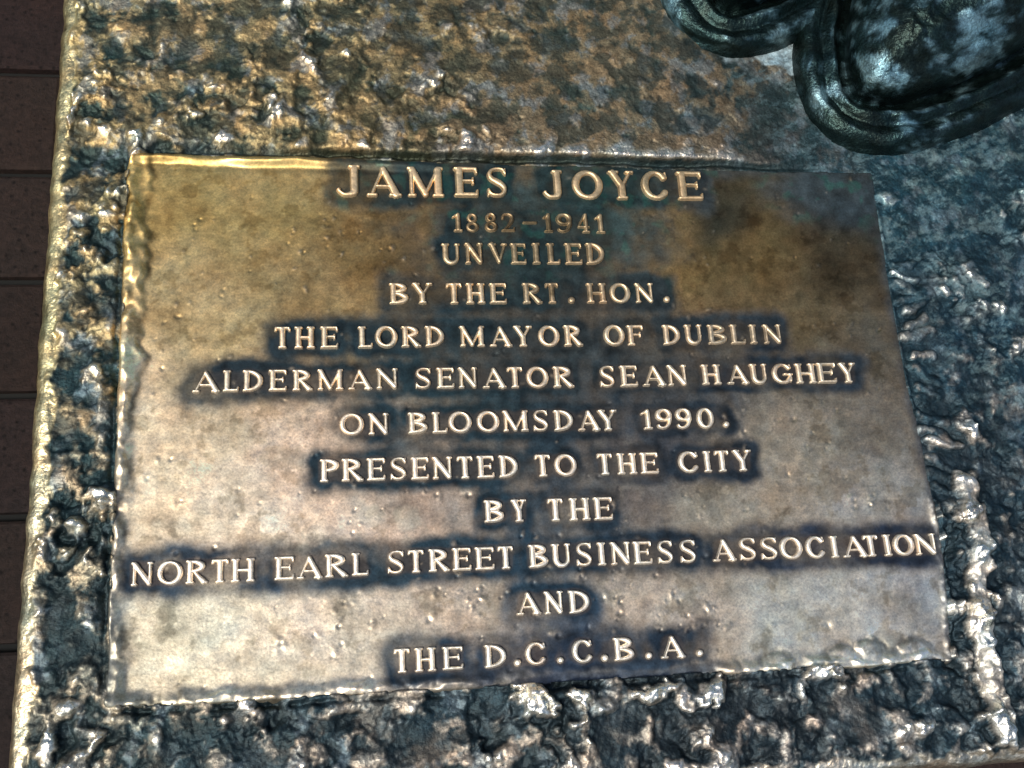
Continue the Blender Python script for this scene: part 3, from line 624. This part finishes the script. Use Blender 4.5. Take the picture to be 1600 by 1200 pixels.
def build_plate():
    x, y = np.meshgrid(PX, PY, indexing='ij')
    el, er, et, eb = bare_plate(x, y)
    e = inside(el, er, et, eb)
    z = plate_level(x, y)
    # smeared border strip down the left side, ragged on its inner side
    wl = 15 + 7 * perlin(y, y * 0 + 3.1, 24, 101) + 3.5 * perlin(y, y * 0 + 5.5, 8, 102) - 11 * smooth(30, -30, y)
    wl = np.where(y < -95, 3.0 + 0 * wl, wl)
    wl = wl + 2.2 * fbm(x, y, 12, 108, 3)
    strip = smooth(2.2, -3.5, el - wl) * smooth(-5, 4, wl)
    z += strip * np.clip(1.7 + 3.0 * fbm(x, y, 26, 103, 3), 0.3, 4.4)
    under = np.exp(-((el - wl - 1.5) / 2.2) ** 2) * smooth(-5, 4, wl) * (y > -95) * np.clip(0.55 + 1.2 * perlin(x, y, 20, 113), 0, 1)
    lipl = np.exp(-((el - 5.5 - 3 * fbm(x, y, 24, 114, 3)) / 4.2) ** 2) * np.clip(0.8 + 1.3 * fbm(x, y, 18, 104, 3), 0, 1.5)
    z += 2.9 * lipl
    # lip along the top left and the bottom
    tl = smooth(-40, -80, x)
    z += tl * 2.6 * np.exp(-((et - 4.5 - 2.5 * perlin(x, y, 30, 109)) / 3.2) ** 2) * (0.9 + 0.9 * perlin(x, y, 26, 105))
    z -= tl * 0.5 * np.exp(-((et - 10.0) / 2.5) ** 2)
    bl = smooth(-20, -45, x) + smooth(95, 120, x)
    lipb = bl * np.exp(-((eb - 4.5 - 3.0 * fbm(x, y, 22, 110, 3)) / 3.8) ** 2) * np.clip(0.85 + 1.3 * fbm(x, y, 16, 106, 3), 0, 1.5)
    lipr = smooth(-55, -75, y) * np.exp(-((er - 3.5 - 2 * fbm(x, y, 20, 128, 3)) / 2.6) ** 2) * np.clip(0.6 + 1.3 * fbm(x, y, 12, 129, 3), 0, 1.4)
    z += 2.8 * lipb + 1.8 * lipr
    z -= smooth(-45, -10, x) * smooth(120, 95, x) * 3.0 * np.exp(-(eb / 9.0) ** 2)
    for bx, by, br in ((121, -180, 8), (146, -179, 12), (190, -177, 12), (209, -173, 11), (240, -176, 13), (-82, -178, 5), (-140, -178, 6)):
        dd = np.hypot(x - bx, y - by) / br
        z = np.maximum(z, 2.0 * np.sqrt(np.clip(1 - dd * dd + 0.9 * perlin(x, y, 8, 112), 0, 1)) - 0.35 + 0.35 * perlin(x, y, 6, 107))
    ringd = np.zeros_like(z)
    for bx, by, br in ((146, -179, 12), (190, -177, 12), (209, -173, 11), (240, -176, 13)):
        dd = np.hypot(x - bx, (y - by) * 1.15) / br + 0.30 * perlin(x, y, 8, 112)
        ringd = np.maximum(ringd, np.exp(-((dd - 1.08) / 0.20) ** 2) * smooth(-0.2, 0.5, (y - by) / br))
    z -= 0.5 * ringd
    # chisel ticks and casting pits
    rng = np.random.RandomState(17)
    dry = smooth(2, 8, DIST)
    ticks = np.zeros_like(z); dirt = np.zeros_like(z)
    def dab(cx, cy, rr, hh, an, el_):
        i0, i1 = np.searchsorted(PX, (cx - 3 * rr * el_, cx + 3 * rr * el_)); j0, j1 = np.searchsorted(PY, (cy - 3 * rr * el_, cy + 3 * rr * el_))
        gx, gy = np.meshgrid(PX[i0:i1] - cx, PY[j0:j1] - cy, indexing='ij')
        u = (gx * math.cos(an) + gy * math.sin(an)) / el_; v = -gx * math.sin(an) + gy * math.cos(an)
        ticks[i0:i1, j0:j1] += hh * np.exp(-((u * u + v * v) / rr ** 2) ** 1.2)
        dirt[i0:i1, j0:j1] = np.maximum(dirt[i0:i1, j0:j1], np.exp(-((np.sqrt(u * u + v * v) / rr - 1.35) / 0.45) ** 2) * (u - v > 0))
    for i in range(260):
        cx, cy = rng.uniform(-250, 255), rng.uniform(-172, 172)
        dab(cx, cy, rng.uniform(.5, 1.3), rng.choice([-0.6, -0.4, -0.3, 0.2, 0.3]), rng.uniform(0, 3.1), rng.uniform(1, 1.9))
    for cx0, cy0, n, sp in ((-130, 118, 16, 22), (-75, 110, 8, 12), (60, -132, 26, 22), (95, -140, 14, 14), (-10, -93, 24, 40), (60, -90, 18, 30), (-40, -127, 26, 40), (-60, -122, 14, 16), (-95, -55, 14, 25), (150, -20, 12, 25), (-195, -90, 12, 30), (-150, -140, 10, 20), (225, -70, 10, 14)):
        for i in range(int(n * 0.6)):
            cx, cy = cx0 + rng.randn() * sp, cy0 + rng.randn() * sp * 0.45
            rr = rng.uniform(.6, 2.0); dab(cx, cy, rr, rng.uniform(.1, .5), rng.uniform(0, 3.1), rng.uniform(1, 2.4)); dab(cx + rr * rng.uniform(-1.5, 1.5), cy + rr * rng.uniform(-1.5, 1.5), rr * .8, -rng.uniform(.3, .9), 0, 1.0)
    z += ticks * smooth(0.5, 3.0, DIST)
    # sunk edge
    z = np.where(e < 2.5, z - 7.5 * smooth(2.2, -1.2, e), z)
    z = np.where(e < -1.2, -7.5, z)
    hn = 4.5 * fbm(x, y, 34, 111, 4) + 0.8 * perlin(x, y, 4, 115)
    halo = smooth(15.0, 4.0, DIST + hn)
    # the band between the crowded middle lines stays dull as well
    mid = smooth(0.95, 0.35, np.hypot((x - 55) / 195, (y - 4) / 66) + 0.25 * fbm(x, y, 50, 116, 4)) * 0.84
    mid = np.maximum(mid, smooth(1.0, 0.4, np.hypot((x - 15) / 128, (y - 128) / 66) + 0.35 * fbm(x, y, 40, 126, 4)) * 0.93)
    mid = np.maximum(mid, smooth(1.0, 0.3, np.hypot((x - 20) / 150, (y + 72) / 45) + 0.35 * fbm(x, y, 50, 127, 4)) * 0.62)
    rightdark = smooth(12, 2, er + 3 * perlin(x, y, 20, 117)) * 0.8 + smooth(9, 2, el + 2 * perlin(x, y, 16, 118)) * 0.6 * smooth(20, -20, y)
    botdark = smooth(-35, 0, x) * smooth(125, 100, x) * smooth(17, 5, eb + 4 * perlin(x, y, 20, 119)) * 0.9  # shadow beside the bottom ridge, painted into the plate colour
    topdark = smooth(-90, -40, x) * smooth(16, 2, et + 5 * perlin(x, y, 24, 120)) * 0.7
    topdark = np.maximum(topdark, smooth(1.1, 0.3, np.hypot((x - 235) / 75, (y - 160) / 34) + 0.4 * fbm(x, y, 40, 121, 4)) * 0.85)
    halo = halo * np.clip(0.98 + 0.4 * fbm(x, y, 45, 122, 4), 0.75, 1)
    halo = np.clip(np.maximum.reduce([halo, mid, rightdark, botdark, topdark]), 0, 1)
    tone = idw(x + 14 * fbm(x, y, 40, 121, 3), y + 14 * fbm(x, y, 40, 125, 3), PLATE_TONES, 3.4, 14.0)
    mott = fbm(x, y, 34, 131, 5, 0.62)
    tone *= (1 + 0.62 * np.clip(mott, -1, 1))[..., None]
    scr = perlin(x * 0.25 + y * 0.05, y * 1.6, 3.0, 132) + perlin((x + y) * 0.2, (y - x) * 1.3, 3.4, 133)
    tone *= (1 + 0.05 * np.clip(scr, -1, 1))[..., None]
    stain = smooth(0.18, 0.42, fbm(x, y, 27, 134, 5, .65))
    tone *= (1 - 0.45 * stain)[..., None]
    blot = smooth(0.22, 0.5, fbm(x, y, 18, 136, 4)) * smooth(40, -60, y)          # paler water marks low on the plate
    tone = tone * (1 - 0.35 * blot[..., None]) + np.array([.68, .64, .54]) * 0.35 * blot[..., None]
    for cx, cy, rr in ((160, -142, 12), (185, -150, 6), (122, -150, 9), (90, -163, 7), (-120, -68, 10), (-108, -72, 8), (-85, -74, 9)):
        k = smooth(rr + 2, rr - 2, np.hypot(x - cx, (y - cy) * 1.1) + 2.5 * perlin(x, y, 5, 137)) * 0.45
        tone = tone * (1 - k[..., None]) + np.array([.74, .70, .60]) * k[..., None]
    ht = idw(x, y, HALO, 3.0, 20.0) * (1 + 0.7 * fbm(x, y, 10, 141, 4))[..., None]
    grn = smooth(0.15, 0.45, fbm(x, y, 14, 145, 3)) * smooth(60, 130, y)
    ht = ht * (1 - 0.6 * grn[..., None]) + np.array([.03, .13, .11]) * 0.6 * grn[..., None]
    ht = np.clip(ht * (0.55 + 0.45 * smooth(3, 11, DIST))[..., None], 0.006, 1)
    inner = smooth(2.6, 1.2, DIST) * smooth(60, 0, y) * 0.5                          # brown floor inside the counters
    ht = ht * (1 - inner[..., None]) + np.array([.07, .055, .045]) * inner[..., None]
    tone = tone * np.array([.98, .93, .84])
    tone = tone * (1 + 0.35 * np.clip(strip * (y > -95) + lipl + lipb, 0, 1.2))[..., None] * (1 - 0.75 * under)[..., None]
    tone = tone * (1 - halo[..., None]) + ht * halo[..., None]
    tone = tone * (1 - 0.40 * np.clip(0.7 * dirt * (0.4 + 1.5 * np.abs(perlin(x, y, 9, 138))) + 1.3 * ringd, 0, 1))[..., None]
    tk = np.clip(ticks, 0, 1) * 0.6
    tone = tone * (1 - tk[..., None]) + np.array([.75, .62, .45]) * tk[..., None]
    metal = 0.97 - 0.17 * halo
    rough = 0.40 + 0.035 * np.clip(scr, -1, 1) + 0.08 * stain + 0.10 * halo - 0.10 * np.clip(mott, -.6, .8) - 0.15 * tk
    co = np.stack([x, y, z], -1).reshape(-1, 3) + OFF
    q = grid_quads(len(PX), len(PY))
    keep = (e.ravel()[q] > -2.4).any(1)
    return make_mesh("inscription_plate", co, q[keep], PLATE, base, tone.reshape(-1, 3), rough.ravel(), np.clip(metal, 0, 1).ravel())
plate = build_plate()

def build_row(row):
    P, Hh, b = 0.36, 2.6, 1.0
    cos, qs, tones, mets, rgs, n0 = [], [], [], [], [], 0
    rng = np.random.RandomState(int(abs(row[0][1]) * 10) % 9999)
    for ch, xa, xb, yb, hh in row:
        w = (xb - xa) / hh
        u = np.arange(-1.2, xb - xa + 1.2, P); v = np.arange(-1.2, hh + 1.2, P)
        gx, gy = np.meshgrid(u, v, indexing='ij')
        d = stroke_sdf(gx / hh, gy / hh, glyph(ch, w)) * hh
        x, y = gx + xa, gy + yb
        d = d + 0.13 * perlin(x, y, 2.2, 151) + 0.12 * perlin(x, y, 6.0, 152)
        t = np.clip((d + b) / b, 0, 1)
        hl = Hh * (1 + 0.12 * rng.randn()) * (hh / 15.0) ** 0.3
        z = hl * (1 - 0.42 * t ** 2) + 0.12 * np.clip(-d - b, 0, 1) + 0.10 * fbm(x, y, 3.0, 153, 2)
        z = np.where(d > 0, z - (z + 2.0) * np.clip(d / 0.55, 0, 1), z)
        z += plate_level(x, y)
        q = grid_quads(len(u), len(v))
        keep = (d.ravel()[q] < 0.56).any(1)
        q = q[keep]
        used = np.unique(q); remap = np.zeros(x.size, int); remap[used] = np.arange(len(used)) + n0
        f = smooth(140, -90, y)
        tone = lerp((.76, .56, .33), (1.0, .88, .72), f)  # lower rows painted paler, imitating the sun's reflection
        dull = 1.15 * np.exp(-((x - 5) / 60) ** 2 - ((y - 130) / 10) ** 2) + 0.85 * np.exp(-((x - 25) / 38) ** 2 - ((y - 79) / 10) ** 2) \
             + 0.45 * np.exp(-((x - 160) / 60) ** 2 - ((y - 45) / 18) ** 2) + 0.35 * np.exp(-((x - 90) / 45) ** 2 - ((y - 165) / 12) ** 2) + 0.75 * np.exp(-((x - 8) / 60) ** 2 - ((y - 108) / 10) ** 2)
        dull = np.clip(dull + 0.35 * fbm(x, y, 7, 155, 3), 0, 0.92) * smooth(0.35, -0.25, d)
        tone = tone * (1 - dull[..., None]) + np.array([.10, .075, .04]) * dull[..., None]  # darker reflection on some words, painted as brown
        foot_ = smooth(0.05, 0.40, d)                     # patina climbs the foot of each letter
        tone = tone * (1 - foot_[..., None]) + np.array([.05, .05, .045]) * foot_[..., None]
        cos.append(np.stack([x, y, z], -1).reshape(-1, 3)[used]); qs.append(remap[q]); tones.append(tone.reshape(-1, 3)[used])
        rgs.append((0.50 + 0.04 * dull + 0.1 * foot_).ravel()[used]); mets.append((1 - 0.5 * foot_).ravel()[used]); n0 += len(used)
    return make_mesh("lettering", np.vstack(cos) + OFF, np.vstack(qs), LETTER, plate, np.vstack(tones), np.concatenate(rgs), np.concatenate(mets))
for row in LETTERS:
    build_row(row)

# ------------------------------------------------------------------ thing 2: the statue on the base, of which the photo shows the shoes
statue = empty("bronze_statue", (430, 430, 0))
statue["label"] = "dark green bronze statue whose rounded shoes stand on the plinth above the plate"
statue["category"] = "statue"
SO = -np.array([430, 430, 0.0])

def shoe_outline(n, Ls, W, side):
    """closed outline: u along (toe 0 .. heel Ls), v across"""
    tu = np.array([0, 3, 8, 16, 30, 50, 75, 105, 140, 180, 250, 320, 400, 440, 455, 460.0]) * Ls / 460
    tv = np.array([0, 13, 23, 35, 48, 62, 75, 88, 100, 107, 95, 85, 84, 66, 40, 0.0]) * W / 214
    u = Ls * (0.5 - 0.5 * np.cos(np.linspace(0, np.pi, n)))
    v = np.interp(u, tu, tv)
    bend = side * 9 * np.sin(u / Ls * np.pi * 1.3)
    p = np.vstack([np.stack([u, v + bend], 1), np.stack([u[::-1], -v[::-1] + bend[::-1]], 1)[1:-1]])
    return p

def resample(p, n):
    q = np.vstack([p, p[:1]]); s = np.concatenate([[0], np.cumsum(np.hypot(*np.diff(q, axis=0).T))])
    t = np.linspace(0, s[-1], n, endpoint=False)
    return np.stack([np.interp(t, s, q[:, 0]), np.interp(t, s, q[:, 1])], 1)

def dark_tones(P, seed, top=0.0):
    """near black green oxide, teal film, pale blue lime and painted sky sheen (top: 0 on side walls .. 1 on upward faces)"""
    x, y, z = P[:, 0], P[:, 1], P[:, 2]
    a, b = x + 0.6 * z, y + 0.5 * z
    a = a + 5 * fbm(a, b, 14, seed + 30, 3); b = b + 5 * fbm(a, b, 14, seed + 33, 3)
    n1 = fbm(a, b, 50, seed, 6, .6); n2 = fbm(a * 0.6 + b * 0.5, b * 1.1 - a * 0.5, 20, seed + 7, 5, .65); n3 = fbm(a, b, 8, seed + 14, 4, .65)
    t = np.tile(np.array([.014, .030, .030]), (len(P), 1))
    v = smooth(0.0, 0.5, n1 + 0.5 * n2 + 0.3 * n3 + 0.45 * top - 0.15)[:, None]
    t = t * (1 - v) + np.array([.030, .080, .090]) * v
    w = smooth(-0.05, 0.48, n2 * 0.50 + 0.85 * n1 + 0.22 * n3 + 0.42 * top - 0.10)[:, None]
    t = t * (1 - 0.9 * w) + (np.array([.095, .165, .195]) * np.clip(1 + 0.7 * n3 + 1.6 * n2, .35, 2.4)[:, None]) * 0.9 * w  # sky sheen painted in: upward faces paler than side walls
    k = smooth(-.1, -.45, n1)[:, None]
    return t * (1 - .5 * k) + np.array([.014, .018, .014]) * .5 * k, 0.32 - 0.1 * n2 + 0.06 * w[:, 0], 0.9 - 0.15 * w[:, 0]

def make_shoe(tip, ang, Ls, W, side, seed):
    ca, sa = math.cos(ang), math.sin(ang)
    def place(u, v, z):
        return np.stack([tip[0] + u * ca - v * sa, tip[1] + u * sa + v * ca, z], -1)
    n = 260
    o = resample(shoe_outline(160, Ls, W, side), n)
    for _ in range(10):
        o = 0.5 * o + 0.25 * np.roll(o, 1, 0) + 0.25 * np.roll(o, -1, 0)
    o = resample(o, n)
    tan = np.roll(o, -1, 0) - np.roll(o, 1, 0); tan /= np.linalg.norm(tan, axis=1)[:, None]
    nor = np.stack([tan[:, 1], -tan[:, 0]], 1)
    cen = o.mean(0)
    if ((o - cen) * nor).sum() < 0: nor = -nor
    # sole and welt: two rolled ridges round the foot
    prof = [(5, -4), (4, 3), (2.5, 10), (-1, 15), (-5, 17), (-9, 16.5), (-12, 15.5), (-14.5, 18.5), (-17.5, 21.5), (-20.5, 21), (-23.5, 16), (-25.5, 11), (-28, 8), (-32, 6), (-48, 6)]
    prof = np.array(prof, float)
    pi = np.linspace(0, len(prof) - 1, 44); pr = np.stack([np.interp(pi, np.arange(len(prof)), prof[:, k]) for k in (0, 1)], 1)
    s_ = np.arange(n) * 1.0
    U = o[:, None, :] + nor[:, None, :] * pr[None, :, 0:1]
    zz = np.broadcast_to(pr[None, :, 1], U.shape[:2]).copy()
    Pq = place(U[..., 0], U[..., 1], zz)
    wv = 2.6 * fbm(Pq[..., 0], Pq[..., 1], 34, seed + 8, 3) + 1.0 * perlin(Pq[..., 0], Pq[..., 1], 9, seed + 1) + 0.5 * perlin(Pq[..., 0], Pq[..., 1], 4, seed + 2)
    Pq[..., 2] += wv * 1.3
    Pq[..., :2] += (2.6 * fbm(Pq[..., 0], Pq[..., 1] + Pq[..., 2] * 2, 30, seed + 3, 3))[..., None]
    # upper
    m = 60
    rows = np.linspace(0, 1, m)
    ins = 35.0
    inner = o - nor * ins
    ua = inner[:, 0]
    spine_u = np.clip(inner[:, 0], 30, Ls - 40)
    hgt = np.interp(inner[:, 0] / Ls, [0.0, .1, .2, .32, .45, .6, .75, .9, 1], [50, 58, 66, 82, 108, 135, 150, 150, 130])
    f = rows[None, :]
    # each ring point climbs from the welt and closes in on the spine
    ang_ = f * np.pi / 2
    cu = np.clip(inner[:, 0:1], Ls * 0.20, Ls * 0.84)
    shrink = np.cos(ang_) ** 0.72
    UU = cu + (inner[:, 0:1] - cu) * shrink
    VV = inner[:, 1:2] * shrink + side * 9 * np.sin(cu / Ls * np.pi * 1.3) * (1 - shrink)
    HH = np.interp(cu / Ls, [0.2, .32, .45, .6, .75, .9], [64, 82, 108, 135, 150, 150])
    ZZ = 5 + HH * np.sin(ang_) ** 0.85
    bulge = 6.0 * np.sin(np.pi * np.clip(f * 2.2, 0, 1)) 
    UU = UU + nor[:, 0:1] * bulge * (f < .46); VV = VV + nor[:, 1:2] * bulge * (f < .46)
    Pu = place(UU, VV, ZZ)
    ax, ay = Pu[..., 0] + 0.7 * Pu[..., 2], Pu[..., 1] + 0.4 * Pu[..., 2]
    Pu[..., 2] += 5.0 * fbm(ax, ay, 55, seed + 5, 2) * f + 2.6 * fbm(ax, ay, 18, seed + 6, 4, .6) * (0.3 + f)
    flat = Pu.reshape(-1, 3)
    topk = np.broadcast_to(1.25 * smooth(0.16, 0.42, f) * smooth(1.3, 0.6, f) - 0.35, ZZ.shape).ravel()
    tn, rg, mt = dark_tones(flat, seed + 20, topk)
    up = make_mesh("shoe", flat + SO, grid_quads(n, m, True), SHOE, statue, tn, rg, mt)
    flat = Pq.reshape(-1, 3)
    rk = np.exp(-((np.arange(len(pr)) / (len(pr) - 1) - 0.62) / 0.05) ** 2) + 0.45 * np.exp(-((np.arange(len(pr)) / (len(pr) - 1) - 0.25) / 0.04) ** 2)
    tn, rg, mt = dark_tones(flat, seed + 40, (np.broadcast_to(rk[None, :], zz.shape) * 0.62 - 0.25).ravel())
    make_mesh("sole", flat + SO, grid_quads(n, len(pr), True), SHOE, up, tn * 0.9, rg, mt)
    return place(Ls * 0.72, 0, 120)

ank1 = make_shoe((238, 207), math.radians(44), 460, 216, 1, 301)
ank2 = make_shoe((158, 275), math.radians(72), 460, 224, -1, 401)

def tube(name, rings, n, seed, parent):
    """rings: (x, y, z, rx, ry)"""
    R_ = np.array(rings, float); t = np.linspace(0, len(R_) - 1, 60)
    R_ = np.stack([np.interp(t, np.arange(len(R_)), R_[:, k]) for k in range(5)], 1)
    th = np.linspace(0, 2 * np.pi, n, endpoint=False)
    P = np.stack([R_[None, :, 0] + R_[None, :, 3] * np.cos(th)[:, None], R_[None, :, 1] + R_[None, :, 4] * np.sin(th)[:, None], np.broadcast_to(R_[None, :, 2], (n, 60))], -1)
    fold = 9 * fbm(th[:, None] * 60 + 0 * P[..., 0], P[..., 2] * 0.5, 50, seed, 3)
    P[..., 0] += fold * np.cos(th)[:, None]; P[..., 1] += fold * np.sin(th)[:, None]
    flat = P.reshape(-1, 3)
    tn, rg, mt = dark_tones(flat, seed + 3)
    return make_mesh(name, flat + SO, grid_quads(n, 60, True), SHOE, parent, tn, rg, mt)
for a, sd in ((ank1, 501), (ank2, 511)):
    hx, hy = 520 + (a[0] - 480) * 0.35, 620 + (a[1] - 600) * 0.35
    tube("trouser_leg", [(a[0], a[1], 60, 70, 70), (a[0] + 5, a[1] + 5, 110, 92, 92), (a[0] * .7 + hx * .3, a[1] * .7 + hy * .3, 500, 95, 95), (hx * .6 + a[0] * .4, hy * .6 + a[1] * .4, 800, 112, 112), (hx, hy, 1250, 130, 125)], 72, sd, statue)  # out of view; legs added so the bronze has something dark to reflect
tube("jacket", [(500, 620, 1000, 235, 190), (500, 620, 1250, 225, 180), (500, 620, 1500, 205, 165), (500, 620, 1750, 250, 175), (500, 620, 1900, 270, 170), (500, 620, 2000, 180, 130), (500, 620, 2080, 90, 85), (500, 620, 2150, 75, 80)], 96, 521, statue)  # unseen too, added for its dark reflection in the metal
